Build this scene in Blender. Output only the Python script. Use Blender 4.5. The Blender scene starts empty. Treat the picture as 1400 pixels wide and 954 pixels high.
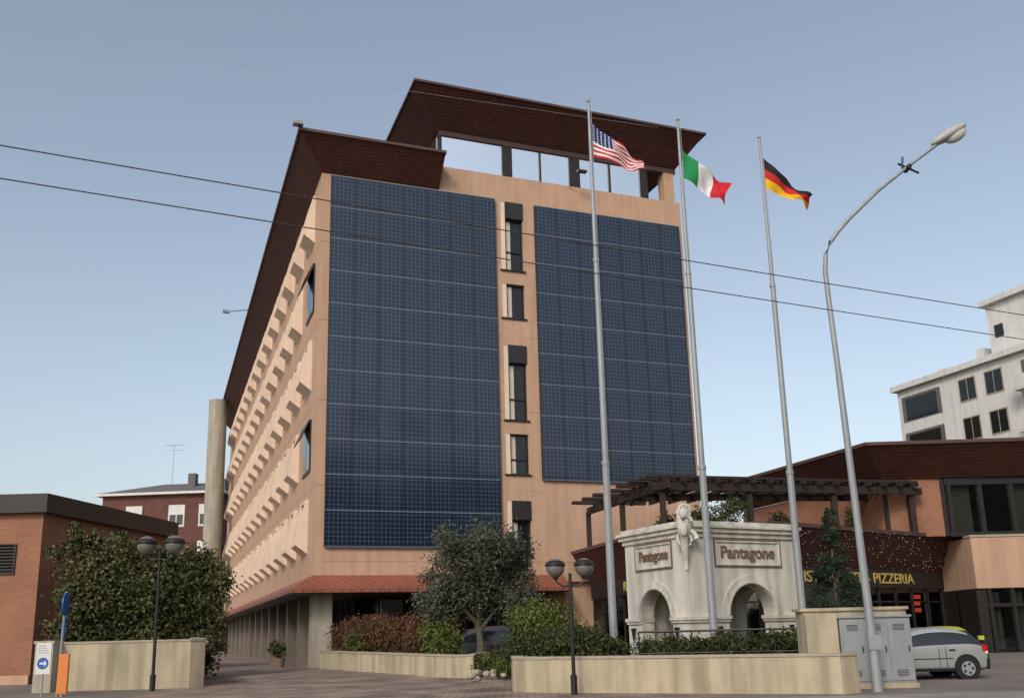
import bpy, math, random
import numpy as np
from mathutils import Vector, Matrix
random.seed(4)
S=bpy.context.scene
COL=S.collection
# ------------------------------------------------------------------ helpers
def empty(name,loc=(0,0,0),rot=0):
    o=bpy.data.objects.new(name,None); COL.objects.link(o)
    o.location=loc; o.rotation_euler=(0,0,rot); o.empty_display_size=.3
    return o
class Part:
    def __init__(s,name,parent=None,mats=None,off=(0,0,0)):
        s.name=name; s.parent=parent; s.v=[]; s.f=[]; s.m=[]; s.off=off
        s.mats=mats if isinstance(mats,(list,tuple)) else [mats]
    def add(s,vs,fs,mi=0):
        b=len(s.v)
        s.v+= [(p[0]-s.off[0],p[1]-s.off[1],p[2]-s.off[2]) for p in vs]
        s.f+= [tuple(b+i for i in f) for f in fs]
        s.m+= [mi]*len(fs)
    def box(s,x0,x1,y0,y1,z0,z1,mi=0):
        s.add([(x0,y0,z0),(x1,y0,z0),(x1,y1,z0),(x0,y1,z0),(x0,y0,z1),(x1,y0,z1),(x1,y1,z1),(x0,y1,z1)],
              [(0,3,2,1),(4,5,6,7),(0,1,5,4),(1,2,6,5),(2,3,7,6),(3,0,4,7)],mi)
    def obox(s,p0,p1,th,z0,z1,mi=0,c=0.0):
        d=Vector((p1[0]-p0[0],p1[1]-p0[1])); d.normalize(); n=Vector((-d.y,d.x))
        a=n*(c-th/2); b=n*(c+th/2)
        q=[(p0[0]+a.x,p0[1]+a.y),(p1[0]+a.x,p1[1]+a.y),(p1[0]+b.x,p1[1]+b.y),(p0[0]+b.x,p0[1]+b.y)]
        s.prism(q,z0,z1,mi)
    def prism(s,q,z0,z1,mi=0):
        n=len(q)
        s.add([(x,y,z0) for x,y in q]+[(x,y,z1) for x,y in q],
              [tuple(reversed(range(n))),tuple(range(n,2*n))]+[(i,(i+1)%n,n+(i+1)%n,n+i) for i in range(n)],mi)
    def hexa(s,b4,t4,mi=0):
        s.add(list(b4)+list(t4),[(0,3,2,1),(4,5,6,7),(0,1,5,4),(1,2,6,5),(2,3,7,6),(3,0,4,7)],mi)
    def quad(s,a,b,c,d,mi=0): s.add([a,b,c,d],[(0,1,2,3)],mi)
    def tube(s,pts,rs,n=10,mi=0,cap=True):
        pts=[Vector(p) for p in pts]
        if not isinstance(rs,(list,tuple)): rs=[rs]*len(pts)
        vs=[];fs=[]
        for i,p in enumerate(pts):
            t=(pts[min(i+1,len(pts)-1)]-pts[max(i-1,0)]).normalized()
            up=Vector((0,0,1)) if abs(t.z)<.9 else Vector((1,0,0))
            a=t.cross(up).normalized(); b=t.cross(a).normalized()
            for k in range(n):
                an=2*math.pi*k/n
                vs.append(tuple(p+(a*math.cos(an)+b*math.sin(an))*rs[i]))
        for i in range(len(pts)-1):
            for k in range(n):
                fs.append((i*n+k,i*n+(k+1)%n,(i+1)*n+(k+1)%n,(i+1)*n+k))
        if cap:
            fs.append(tuple(range(n))); fs.append(tuple(reversed(range((len(pts)-1)*n,len(pts)*n))))
        s.add(vs,fs,mi)
    def ell(s,c,r,n=14,m=8,mi=0,rot=None):
        vs=[];fs=[]
        for j in range(m+1):
            th=math.pi*j/m
            for k in range(n):
                ph=2*math.pi*k/n
                p=Vector((r[0]*math.sin(th)*math.cos(ph),r[1]*math.sin(th)*math.sin(ph),r[2]*math.cos(th)))
                if rot: p=rot@p
                vs.append((c[0]+p.x,c[1]+p.y,c[2]+p.z))
        for j in range(m):
            for k in range(n):
                fs.append((j*n+k,(j+1)*n+k,(j+1)*n+(k+1)%n,j*n+(k+1)%n))
        s.add(vs,fs,mi)
    def build(s,smooth=False,bevel=0,loc=None):
        me=bpy.data.meshes.new(s.name); me.from_pydata(s.v,[],s.f); 
        for m in s.mats: me.materials.append(m)
        me.polygons.foreach_set('material_index',s.m)
        me.update()
        o=bpy.data.objects.new(s.name,me); COL.objects.link(o)
        if s.parent: o.parent=s.parent
        if loc: o.location=loc
        if smooth:
            me.polygons.foreach_set('use_smooth',[True]*len(me.polygons))
            if smooth!='full':
                try: me.set_sharp_from_angle(angle=math.radians(40))
                except Exception: pass
        if bevel:
            b=o.modifiers.new('b','BEVEL'); b.width=bevel; b.segments=2; b.limit_method='ANGLE'
        return o
def text(name,parent,body,size,loc,rotz,mat,ext=.012,sx=1.0,align='CENTER'):
    c=bpy.data.curves.new(name,'FONT'); c.body=body; c.size=size; c.extrude=ext; c.align_x=align; c.align_y='CENTER'
    c.offset=.008
    c.materials.append(mat)
    o=bpy.data.objects.new(name,c); COL.objects.link(o); o.parent=parent
    o.location=loc; o.rotation_euler=(math.pi/2,0,rotz); o.scale=(sx,1,1)
    return o
# ------------------------------------------------------------------ materials
def newmat(name):
    m=bpy.data.materials.new(name); m.use_nodes=True; nt=m.node_tree
    return m,nt,nt.nodes['Principled BSDF']
def mat(name,col,rough=.8,var=.12,scale=1.5,bump=0,bscale=20,metal=0,spec=.4,fine=0,stain=0):
    m,nt,p=newmat(name); N=nt.nodes; L=nt.links
    p.inputs['Roughness'].default_value=rough; p.inputs['Metallic'].default_value=metal
    p.inputs['Specular IOR Level'].default_value=spec
    tc=N.new('ShaderNodeTexCoord')
    n=N.new('ShaderNodeTexNoise'); n.inputs['Scale'].default_value=scale; n.inputs['Detail'].default_value=8
    n.inputs['Roughness'].default_value=.65
    L.new(tc.outputs['Object'],n.inputs['Vector'])
    r=N.new('ShaderNodeMapRange'); r.inputs[1].default_value=.25; r.inputs[2].default_value=.75
    r.inputs[3].default_value=1-var; r.inputs[4].default_value=1+var
    L.new(n.outputs['Fac'],r.inputs[0]); last=r.outputs[0]
    if fine:
        n2=N.new('ShaderNodeTexNoise'); n2.inputs['Scale'].default_value=bscale; n2.inputs['Detail'].default_value=3
        L.new(tc.outputs['Object'],n2.inputs['Vector'])
        r2=N.new('ShaderNodeMapRange'); r2.inputs[1].default_value=.3; r2.inputs[2].default_value=.7
        r2.inputs[3].default_value=1-fine; r2.inputs[4].default_value=1+fine
        L.new(n2.outputs['Fac'],r2.inputs[0])
        mm=N.new('ShaderNodeMath'); mm.operation='MULTIPLY'; L.new(last,mm.inputs[0]); L.new(r2.outputs[0],mm.inputs[1]); last=mm.outputs[0]
    if stain:
        mp=N.new('ShaderNodeMapping'); mp.inputs['Scale'].default_value=(2.2,2.2,.18)
        L.new(tc.outputs['Object'],mp.inputs[0])
        n3=N.new('ShaderNodeTexNoise'); n3.inputs['Scale'].default_value=1.3; n3.inputs['Detail'].default_value=6
        L.new(mp.outputs[0],n3.inputs['Vector'])
        r3=N.new('ShaderNodeMapRange'); r3.inputs[1].default_value=.35; r3.inputs[2].default_value=.6
        r3.inputs[3].default_value=1-stain; r3.inputs[4].default_value=1
        L.new(n3.outputs['Fac'],r3.inputs[0])
        mm=N.new('ShaderNodeMath'); mm.operation='MULTIPLY'; L.new(last,mm.inputs[0]); L.new(r3.outputs[0],mm.inputs[1]); last=mm.outputs[0]
    vm=N.new('ShaderNodeVectorMath'); vm.operation='SCALE'; vm.inputs[0].default_value=col[:3]
    L.new(last,vm.inputs['Scale']); L.new(vm.outputs[0],p.inputs['Base Color'])
    if bump:
        b=N.new('ShaderNodeBump'); b.inputs['Strength'].default_value=bump; b.inputs['Distance'].default_value=.02
        n4=N.new('ShaderNodeTexNoise'); n4.inputs['Scale'].default_value=bscale; n4.inputs['Detail'].default_value=4
        L.new(tc.outputs['Object'],n4.inputs['Vector']); L.new(n4.outputs['Fac'],b.inputs['Height']); L.new(b.outputs[0],p.inputs['Normal'])
    return m
def brickmat(name,c1,c2,mortar,w,h,ms=.02,rough=.8,mode='wall',offset=.5,bump=.3,var=.15):
    m,nt,p=newmat(name); N=nt.nodes; L=nt.links
    p.inputs['Roughness'].default_value=rough; p.inputs['Specular IOR Level'].default_value=.3
    tc=N.new('ShaderNodeTexCoord'); sp=N.new('ShaderNodeSeparateXYZ'); L.new(tc.outputs['Object'],sp.inputs[0])
    cb=N.new('ShaderNodeCombineXYZ')
    if mode=='wall':
        a=N.new('ShaderNodeMath'); a.operation='ADD'; L.new(sp.outputs[0],a.inputs[0]); L.new(sp.outputs[1],a.inputs[1])
        L.new(a.outputs[0],cb.inputs[0]); L.new(sp.outputs[2],cb.inputs[1])
    else:
        L.new(sp.outputs[0],cb.inputs[0]); L.new(sp.outputs[1],cb.inputs[1])
    b=N.new('ShaderNodeTexBrick'); b.offset=offset
    b.inputs['Scale'].default_value=1; b.inputs['Brick Width'].default_value=w; b.inputs['Row Height'].default_value=h
    b.inputs['Mortar Size'].default_value=ms; b.inputs['Mortar Smooth'].default_value=.2
    b.inputs['Color1'].default_value=(*c1,1); b.inputs['Color2'].default_value=(*c2,1); b.inputs['Mortar'].default_value=(*mortar,1)
    L.new(cb.outputs[0],b.inputs['Vector'])
    n=N.new('ShaderNodeTexNoise'); n.inputs['Scale'].default_value=.7; n.inputs['Detail'].default_value=8
    L.new(tc.outputs['Object'],n.inputs['Vector'])
    r=N.new('ShaderNodeMapRange'); r.inputs[1].default_value=.3; r.inputs[2].default_value=.7; r.inputs[3].default_value=1-var; r.inputs[4].default_value=1+var
    L.new(n.outputs['Fac'],r.inputs[0])
    vm=N.new('ShaderNodeVectorMath'); vm.operation='SCALE'; L.new(b.outputs['Color'],vm.inputs[0]); L.new(r.outputs[0],vm.inputs['Scale'])
    L.new(vm.outputs[0],p.inputs['Base Color'])
    if bump:
        bb=N.new('ShaderNodeBump'); bb.inputs['Strength'].default_value=bump; bb.inputs['Distance'].default_value=.02; bb.invert=True
        L.new(b.outputs['Fac'],bb.inputs['Height']); L.new(bb.outputs[0],p.inputs['Normal'])
    return m
def pvmat(name,x0,z0,pw,ph,nx,nz):
    m,nt,p=newmat(name); N=nt.nodes; L=nt.links
    tc=N.new('ShaderNodeTexCoord'); sp=N.new('ShaderNodeSeparateXYZ'); L.new(tc.outputs['Object'],sp.inputs[0])
    def M(op,a,b=None,c=None):
        q=N.new('ShaderNodeMath'); q.operation=op
        for i,v in enumerate((a,b,c)):
            if v is None: continue
            if isinstance(v,(int,float)): q.inputs[i].default_value=v
            else: L.new(v,q.inputs[i])
        return q.outputs[0]
    def line(src,o,period,w):
        f=M('FRACT',M('DIVIDE',M('SUBTRACT',src,o),period)); h=w/period
        return M('MAXIMUM',M('LESS_THAN',f,h/2),M('GREATER_THAN',f,1-h/2))
    cl=M('MAXIMUM',line(sp.outputs[0],x0,pw/nx,.026),line(sp.outputs[2],z0,ph/nz,.026))
    hl=M('MAXIMUM',line(sp.outputs[0],x0,pw,.05),0)
    ix=M('FLOOR',M('DIVIDE',M('SUBTRACT',sp.outputs[0],x0),pw)); iz=M('FLOOR',M('DIVIDE',M('SUBTRACT',sp.outputs[2],z0),ph))
    cb=N.new('ShaderNodeCombineXYZ'); L.new(ix,cb.inputs[0]); L.new(iz,cb.inputs[1])
    wn=N.new('ShaderNodeTexWhiteNoise'); L.new(cb.outputs[0],wn.inputs['Vector'])
    mr=N.new('ShaderNodeMapRange'); mr.inputs[3].default_value=.85; mr.inputs[4].default_value=1.15; L.new(wn.outputs['Value'],mr.inputs[0])
    base=N.new('ShaderNodeVectorMath'); base.operation='SCALE'; base.inputs[0].default_value=(.008,.016,.034); L.new(mr.outputs[0],base.inputs['Scale'])
    mx=N.new('ShaderNodeMix'); mx.data_type='RGBA'; L.new(cl,mx.inputs[0]); L.new(base.outputs[0],mx.inputs[6]); mx.inputs[7].default_value=(.060,.082,.120,1)
    mx2=N.new('ShaderNodeMix'); mx2.data_type='RGBA'; L.new(hl,mx2.inputs[0]); L.new(mx.outputs[2],mx2.inputs[6]); mx2.inputs[7].default_value=(.010,.015,.026,1)
    L.new(mx2.outputs[2],p.inputs['Base Color'])
    p.inputs['Roughness'].default_value=.14; p.inputs['Specular IOR Level'].default_value=.6
    wn2=N.new('ShaderNodeTexWhiteNoise'); L.new(cb.outputs[0],wn2.inputs['Vector'])
    sb=N.new('ShaderNodeVectorMath'); sb.operation='SUBTRACT'; L.new(wn2.outputs['Color'],sb.inputs[0]); sb.inputs[1].default_value=(.5,.5,.5)
    sc=N.new('ShaderNodeVectorMath'); sc.operation='SCALE'; L.new(sb.outputs[0],sc.inputs[0]); sc.inputs['Scale'].default_value=.02
    ge=N.new('ShaderNodeNewGeometry'); ad=N.new('ShaderNodeVectorMath'); ad.operation='ADD'; L.new(ge.outputs['Normal'],ad.inputs[0]); L.new(sc.outputs[0],ad.inputs[1])
    nm=N.new('ShaderNodeVectorMath'); nm.operation='NORMALIZE'; L.new(ad.outputs[0],nm.inputs[0]); L.new(nm.outputs[0],p.inputs['Normal'])
    return m
def leafmat(name,ca,cb_,cc=None,ns=.9):
    m,nt,p=newmat(name); N=nt.nodes; L=nt.links
    ge=N.new('ShaderNodeNewGeometry'); tc=N.new('ShaderNodeTexCoord')
    n=N.new('ShaderNodeTexNoise'); n.inputs['Scale'].default_value=ns; n.inputs['Detail'].default_value=3; L.new(tc.outputs['Object'],n.inputs['Vector'])
    a=N.new('ShaderNodeMath'); a.operation='MULTIPLY_ADD'; L.new(ge.outputs['Random Per Island'],a.inputs[0]); a.inputs[1].default_value=.55
    mr=N.new('ShaderNodeMapRange'); mr.inputs[1].default_value=.3; mr.inputs[2].default_value=.7; mr.inputs[3].default_value=0; mr.inputs[4].default_value=.45
    L.new(n.outputs['Fac'],mr.inputs[0]); L.new(mr.outputs[0],a.inputs[2])
    r=N.new('ShaderNodeValToRGB'); e=r.color_ramp.elements; e[0].position=.1; e[0].color=(*ca,1); e[1].position=.9; e[1].color=(*(cc or cb_),1)
    q=e.new(.55); q.color=(*cb_,1)
    L.new(a.outputs[0],r.inputs[0]); L.new(r.outputs[0],p.inputs['Base Color'])
    p.inputs['Roughness'].default_value=.6; p.inputs['Specular IOR Level'].default_value=.25
    return m
def glassmat(name,tint=(.5,.55,.55),mirror=.25):
    m=bpy.data.materials.new(name); m.use_nodes=True; nt=m.node_tree; nt.nodes.clear(); N=nt.nodes; L=nt.links
    o=N.new('ShaderNodeOutputMaterial'); t=N.new('ShaderNodeBsdfTransparent'); t.inputs[0].default_value=(*tint,1)
    g=N.new('ShaderNodeBsdfGlossy'); g.inputs['Roughness'].default_value=.03; g.inputs[0].default_value=(.9,.93,.95,1)
    f=N.new('ShaderNodeFresnel'); f.inputs[0].default_value=1.5
    a=N.new('ShaderNodeMath'); a.operation='ADD'; a.use_clamp=True; a.inputs[1].default_value=mirror; L.new(f.outputs[0],a.inputs[0])
    mx=N.new('ShaderNodeMixShader'); L.new(a.outputs[0],mx.inputs[0]); L.new(t.outputs[0],mx.inputs[1]); L.new(g.outputs[0],mx.inputs[2]); L.new(mx.outputs[0],o.inputs[0])
    return m

ORANGE=mat('peach_render',(.50,.318,.215),.9,.09,.6,.35,60,fine=.12,stain=.14)
ORANGE2=mat('peach_surround',(.74,.585,.46),.85,.08,2,.2,40,stain=.12)
SOFFIT=brickmat('shingle_brown',(.110,.037,.025),(.080,.028,.020),(.040,.015,.012),.35,.13,.018,.7)
FASC=mat('fascia_metal',(.085,.045,.035),.5,.1,2)
COPPER=brickmat('canopy_copper',(.27,.09,.055),(.23,.075,.045),(.11,.04,.026),.45,9.0,.03,.5,offset=0)
CONC=mat('concrete_beige',(.38,.34,.27),.9,.12,1.5,.4,30,fine=.1,stain=.25)
CONCD=mat('concrete_arcade_shade',(.20,.17,.14),.9,.12,1.5,.4,30,fine=.1,stain=.25)  # darker copy of the beige concrete, arcade shade put into the colour
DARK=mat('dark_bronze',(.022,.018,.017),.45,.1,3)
DGLASS=mat('dark_glass',(.012,.014,.016),.06,.2,.5,spec=.5)
GLASS=glassmat('window_glass',(.55,.58,.56),.04)
MIRR=mat('reflective_glazing',(.95,.96,.96),.05,.04,.4,metal=1,spec=.8)
INT=mat('interior_dark',(.04,.032,.028),.9,.2,.7)
CURT=mat('curtain',(.55,.50,.40),.9,.15,3)
WHITE=mat('white_paint',(.66,.65,.62),.6,.08,1.2,stain=.14)
STONE=mat('limestone',(.60,.57,.49),.85,.10,1.8,.5,35,fine=.08,stain=.30)
WALLB=mat('beige_plaster_wall',(.46,.39,.27),.95,.16,.9,.5,40,fine=.09,stain=.34)
CAP=mat('wall_coping',(.34,.30,.23),.9,.15,2,.3,30)
GALV=mat('galvanised_steel',(.32,.34,.35),.6,.12,1.5,metal=.3,stain=.15)
BLACK=mat('black_iron',(.015,.015,.016),.45,.1,3)
WIREM=mat('wire_rubber',(.06,.045,.04),.6,.1,3)
WIREL=mat('wire_light',(.45,.45,.45),.6,.1,3)
BRICKT=brickmat('terracotta_brick',(.33,.15,.085),(.28,.125,.07),(.23,.13,.09),.25,.075,.012,.9)
BRICKB=brickmat('brown_brick',(.14,.055,.045),(.11,.045,.038),(.12,.075,.06),.6,.18,.02,.9)
BARK=mat('bark',(.10,.085,.065),.95,.3,6,.8,25)
SILVER=mat('silver_paint',(.46,.47,.46),.30,.03,1,metal=.45)
GREEN=mat('lime_paint',(.42,.48,.05),.3,.03,1)
GREYC=mat('grey_paint',(.10,.105,.11),.25,.03,1,metal=.4)
RUB=mat('rubber',(.015,.015,.015),.85,.2,5)
WIN=mat('car_glass',(.02,.025,.028),.05,.1,1,spec=.6)
RED=mat('red_lens',(.45,.02,.015),.25,.05,1)
GOLD=mat('sign_gold',(.52,.38,.10),.5,.05,2)
SIGNBR=mat('sign_letters',(.16,.10,.07),.7,.1,2)
ROOFG=mat('grey_roof',(.12,.11,.11),.85,.2,1)
PVF=mat('aluminium_rail',(.15,.185,.24),.5,.1,2,metal=.2)

# ------------------------------------------------------------------ ground
def gz(y): return 0 if y<26 else (min(y,45)-26)/19*.28
ASPH=mat('asphalt',(.175,.145,.125),.95,.30,.35,.5,60,fine=.2)
ROAD=mat('road_asphalt',(.055,.055,.056),.9,.2,.4,.5,70,fine=.2)
PAVE=brickmat('drive_pavers',(.29,.215,.17),(.215,.16,.13),(.12,.095,.08),.42,.21,.02,.95,mode='floor',bump=.4,var=.45)
g=Part('ground',None,ASPH)
for (a,b) in ((-600,26),(26,45),(45,2600)):
    g.quad((-2500,a,gz(a)),(2500,a,gz(a)),(2500,b,gz(b)),(-2500,b,gz(b)))
g.build()
d=Part('driveway_pavement',None,PAVE)
prev=None
for y,xl,xr in ((21.5,-12.5,6.0),(26,-12,4.0),(31,-11.5,2),(35,-12.5,3),(45,-17,4),(60,-24,-12),(112,-50,-30)):
    z=gz(y)+.004
    if prev: d.quad((prev[1],prev[0],prev[3]),(prev[2],prev[0],prev[3]),(xr,y,z),(xl,y,z))
    prev=(y,xl,xr,z)
d.build()
r=Part('road',None,[ROAD,WHITE])
r.quad((-400,8,.004),(400,8,.004),(400,18.5,.004),(-400,18.5,.004))
for i in range(-20,20): r.quad((i*6,13,.008),(i*6+3,13,.008),(i*6+3,13.14,.008),(i*6,13.14,.008),1)
r.build()
k=Part('kerb',None,CAP); k.box(-400,400,18.5,18.7,-.05,.12); k.build()
sw=Part('sidewalk_pavement',None,brickmat('sidewalk_slabs',(.27,.235,.20),(.24,.21,.18),(.14,.125,.11),.5,.5,.015,.95,mode='floor',var=.25))
sw.quad((-400,18.7,.10),(400,18.7,.10),(400,21.5,.09),(-400,21.5,.09)); sw.box(-400,400,21.5,21.52,0,.09); sw.build()

# ------------------------------------------------------------------ hotel
ROT=math.atan2(.3548,.9349)
H=empty('hotel_building',(-9.7,45,.28),ROT)
ZB=.28
def hp(name,mats): return Part(name,H,mats,off=(0,0,ZB))
w=hp('walls',ORANGE)
w.box(0,21.7,.3,64,4.2,25.6)
w.box(0,9.98,0,.3,4.2,25.55); w.box(6.42,9.98,0,.3,25.55,27.0)
w.box(11.32,21.7,0,.3,4.2,27.0)
ws=[(5.5,8.4),(9.8,12.0),(12.75,16.95),(18.5,20.5),(21.3,25.4)]
zz=4.2
for a,b in ws:
    w.box(9.98,11.32,0,.3,zz,a); zz=b
w.box(9.98,11.32,0,.3,zz,27.0)
w.box(13.2,21.7,.3,8,ZB,4.2)
w.build()
jl=hp('wall_joints',mat('joint_dark',(.30,.18,.12),.95,.1,2))
for z in (8.9,13.2,17.4,21.7):
    jl.box(-.004,.45,-.004,.01,z,z+.035); jl.box(21.45,21.704,-.004,.01,z,z+.035)
    jl.box(-.004,.01,.0,64,z,z+.03); jl.box(9.66,9.95,-.004,.01,z,z+.035); jl.box(11.35,11.9,-.004,.01,z,z+.035)
jl.box(.45,21.7,-.004,.01,5.2,5.23)
jl.build()
A0,A1,Z0,Z1=.47,9.6,5.9,25.42
p=hp('pv_array_a',[pvmat('pv_a',A0,Z0,(A1-A0)/7,(Z1-Z0)/11,6,8),PVF,DARK]); p.box(A0,A1,-.16,-.03,Z0,Z1,0)
for i in range(12):
    z=Z0+(Z1-Z0)*i/11; p.box(A0,A1,-.172,-.158,z-.020,z+.020,1)
for i in range(8):
    x=A0+(A1-A0)*i/7; p.box(x-.018,x+.018,-.168,-.157,Z0,Z1,2)
p.build()
B0,B1,Y0,Y1=12.0,21.42,9.55,25.36
p=hp('pv_array_b',[pvmat('pv_b',B0,Y0,(B1-B0)/7,(Y1-Y0)/9,6,8),PVF,DARK]); p.box(B0,B1,-.16,-.03,Y0,Y1,0)
for i in range(10):
    z=Y0+(Y1-Y0)*i/9; p.box(B0,B1,-.172,-.158,z-.020,z+.020,1)
for i in range(8):
    x=B0+(B1-B0)*i/7; p.box(x-.018,x+.018,-.168,-.157,Y0,Y1,2)
p.build()
fr=hp('front_windows',[DARK,DGLASS,ORANGE2,CURT])
for a,b in ws:
    top=b
    if b-a>2.5:
        fr.box(10.25,11.32,-.06,.28,b-1.0,b,0); top=b-1.0
    fr.box(9.98,10.25,.02,.29,a,b,2)
    fr.box(10.25,11.32,.24,.29,a,top,1)
    fr.box(10.25,10.33,.16,.25,a,top,0); fr.box(11.24,11.32,.16,.25,a,top,0)
    fr.box(10.33,11.24,.16,.25,a,a+.08,0); fr.box(10.33,11.24,.16,.25,top-.08,top,0)
    if top-a>2: fr.box(10.33,11.24,.16,.25,a+(top-a)*.36,a+(top-a)*.36+.07,0)
    fr.box(10.36,10.62,.225,.238,a+.1,top-.1,3)
    fr.box(9.9,11.4,-.10,.02,a-.06,a+.01,0)
fr.build()
# side windows (left wing): each in a projecting precast hood with splayed cheeks
sw_=hp('side_windows',[ORANGE2,DGLASS,DARK,CURT,ORANGE])
rows=[7.0,11.2,15.45,19.75,23.7]
def prism_st(part,prof,t0,t1,mi=0):
    n=len(prof)
    part.add([(-o,t0,z) for o,z in prof]+[(-o,t1,z) for o,z in prof],
        [tuple(range(n)),tuple(reversed(range(n,2*n)))]+[(i,n+i,n+(i+1)%n,(i+1)%n) for i in range(n)],mi)
cols=[2.9+4.05*i for i in range(15)]
for ci,t in enumerate(cols):
    for ri,z in enumerate(rows):
        if ci==0 and ri in (1,3):
            sw_.box(-.06,.0,t-1.3,t+1.3,z-1.35,z+1.35,2); sw_.box(-.075,-.05,t-1.2,t-.05,z-1.2,z+1.2,1); sw_.box(-.075,-.05,t+.05,t+1.2,z-1.2,z+1.2,1)
            prism_st(sw_,[(.07,z+1.35),(.12,z+1.35),(.55,z+.35),(.50,z+.33)],t-1.28,t+1.28,2)
            continue
        hw=.72; zt=z+1.35; zb=z-1.25
        prof=[(0,zt+.12),(.14,zt+.12),(.60,zb+.75),(.60,zb+.42),(0,zb-.02)]
        prism_st(sw_,prof,t-hw-.16,t-hw); prism_st(sw_,prof,t+hw,t+hw+.16)
        prism_st(sw_,[(0,zt+.11),(.13,zt+.11),(.16,zt-.02),(0,zt-.02)],t-hw,t+hw)
        prism_st(sw_,[(0,zb+.55),(.59,zb+.55),(.59,zb+.43),(0,zb-.0)],t-hw,t+hw)
        sw_.box(-.03,-.0,t-hw,t+hw,zb+.55,zt-.02,1)
        sw_.box(-.07,-.025,t-.04,t+.04,zb+.55,zt-.02,2)
        sw_.box(-.07,-.025,t-hw,t-hw+.07,zb+.55,zt-.02,2)
        sw_.box(-.07,-.025,t+hw-.07,t+hw,zb+.55,zt-.02,2)
        # flat dark strip beside each hood, a shadow painted onto the wall
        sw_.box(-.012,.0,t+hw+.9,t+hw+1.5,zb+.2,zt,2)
        if random.random()<.5: 
            k_=random.uniform(.3,1.0); sw_.box(-.05,-.028,t-hw+.08,t+hw-.08,zt-.05-1.9*k_,zt-.05,3)
sw_.build()
lr=hp('lower_roof',[SOFFIT,FASC,ROOFG])
o=1.4; zi,zo=25.56,27.08; e=6.40
lr.quad((-0,0,zi),(e,0,zi),(e,-o,zo),(-o,-o,zo))
lr.quad((0,65,zi),(0,0,zi),(-o,-o,zo),(-o,66.4,zo))
lr.quad((e,65,zi),(0,65,zi),(-o,66.4,zo),(e,66.4,zo))
lr.add([(e,0,zi),(e,6,zi),(e,6,zo),(e,-o,zo)],[(0,1,2,3)])
lr.quad((-o,-o,zo+.0),(e,-o,zo),(e,66.4,zo),(-o,66.4,zo),2)
lr.box(-o-.04,e+.03,-o-.06,-o+.0,zo-.06,zo+.09,1); lr.box(-o-.06,-o,-o,66.4,zo-.06,zo+.09,1)
lr.box(e+.002,e+.05,-o,0,zo-.05,zo+.09,1)
lr.build()
ph=hp('penthouse',[MIRR,DARK,ORANGE,FASC,INT])
bars=[(6.45,6.62),(10.2,10.82),(12.5,12.62),(14.4,15.1),(16.98,17.12),(19.1,19.6)]
for a,b in ((6.62,10.2),(10.82,12.5),(12.62,14.4),(15.1,16.98),(17.12,19.1)): ph.box(a,b,.18,.22,27.06,28.98,0)
for a,b in bars: ph.box(a,b,.10,.30,27.0,29.0,1)
ph.box(6.45,21.6,.08,.32,28.98,29.32,3); ph.box(6.45,19.6,.12,.30,27.0,27.07,1)
ph.box(6.45,6.6,.3,14,27.0,29.3,1); ph.box(6.40,6.45,.5,13,27.0,29.0,0)
ph.box(20.75,21.45,.1,.8,27.0,29.0,2)
ph.box(6.6,21.6,5.0,5.2,25.6,29.3,4); ph.box(6.6,19.6,.6,.7,27.0,29.0,4); ph.box(19.6,19.75,.3,5.0,27.0,29.0,1)
ph.box(6.42,21.7,.3,14,25.6,26.9,2)
ph.build()
ur=hp('upper_roof',[SOFFIT,FASC,ROOFG])
i0,i1,j0,j1=6.40,21.6,.02,14; q0,q1,r0,r1=4.6,22.75,-1.75,15.8; zi,zo=29.3,30.9
I=[(i0,j0,zi),(i1,j0,zi),(i1,j1,zi),(i0,j1,zi)]; O=[(q0,r0,zo),(q1,r0,zo),(q1,r1,zo),(q0,r1,zo)]
for a in range(4): ur.quad(I[a],I[(a+1)%4],O[(a+1)%4],O[a])
ur.quad(*I); ur.quad(*O,2)
ur.box(q0-.06,q1+.06,r0-.06,r0,zo-.05,zo+.08,1); ur.box(q0-.06,q0,r0,r1,zo-.05,zo+.08,1); ur.box(q1,q1+.06,r0,r1,zo-.05,zo+.08,1)
ur.build()
cn=hp('canopy',[COPPER,FASC,DARK])
cw=1.15
cn.quad((-cw,-cw,3.85),(13.0,-cw,3.85),(13.0,-.02,4.55),(-.02,-.02,4.55))
cn.quad((-cw,62,3.85),(-cw,-cw,3.85),(-.02,-.02,4.55),(-.02,62,4.55))
cn.box(-cw-.05,13.0,-cw-.05,-cw,3.68,3.86,0); cn.box(-cw-.05,-cw,-cw,62,3.68,3.86,0)
cn.box(-cw,13.0,-cw,4,3.66,3.70,2); cn.box(-cw,4,4,62,3.66,3.70,2)
cn.quad((13,-cw,3.85),(13,-.02,3.7),(13,-.02,4.55),(13,-.02,4.55))
cn.build()
gf=hp('ground_floor',[CONC,INT,GLASS,DARK,CONCD,CURT])
gf.box(0,.95,0,1.0,ZB-.1,4.2,0)
for i in range(1,14): gf.box(0.05,.85,4.6*i,4.6*i+.9,ZB-.1,4.2,4)
gf.box(6.0,6.7,.05,.75,ZB-.1,4.2,4)
gf.box(4.2,21,5.5,5.7,ZB,4.2,1); gf.box(4.0,4.2,5.5,63,ZB,4.2,1)
gf.box(2.6,13.2,3.30,3.33,ZB+.3,3.66,2); gf.box(2.6,2.63,3.4,63,ZB+.3,3.66,2)
for i in range(9): gf.box(2.6+i*1.3,2.68+i*1.3,3.25,3.38,ZB,3.66,3)
for i in range(40): gf.box(2.55,2.68,3.4+i*1.5,3.48+i*1.5,ZB,3.66,3)
gf.box(2.6,13.2,3.22,3.4,ZB-.1,ZB+.35,4); gf.box(2.5,2.7,3.4,63,ZB-.1,ZB+.35,4)
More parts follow.
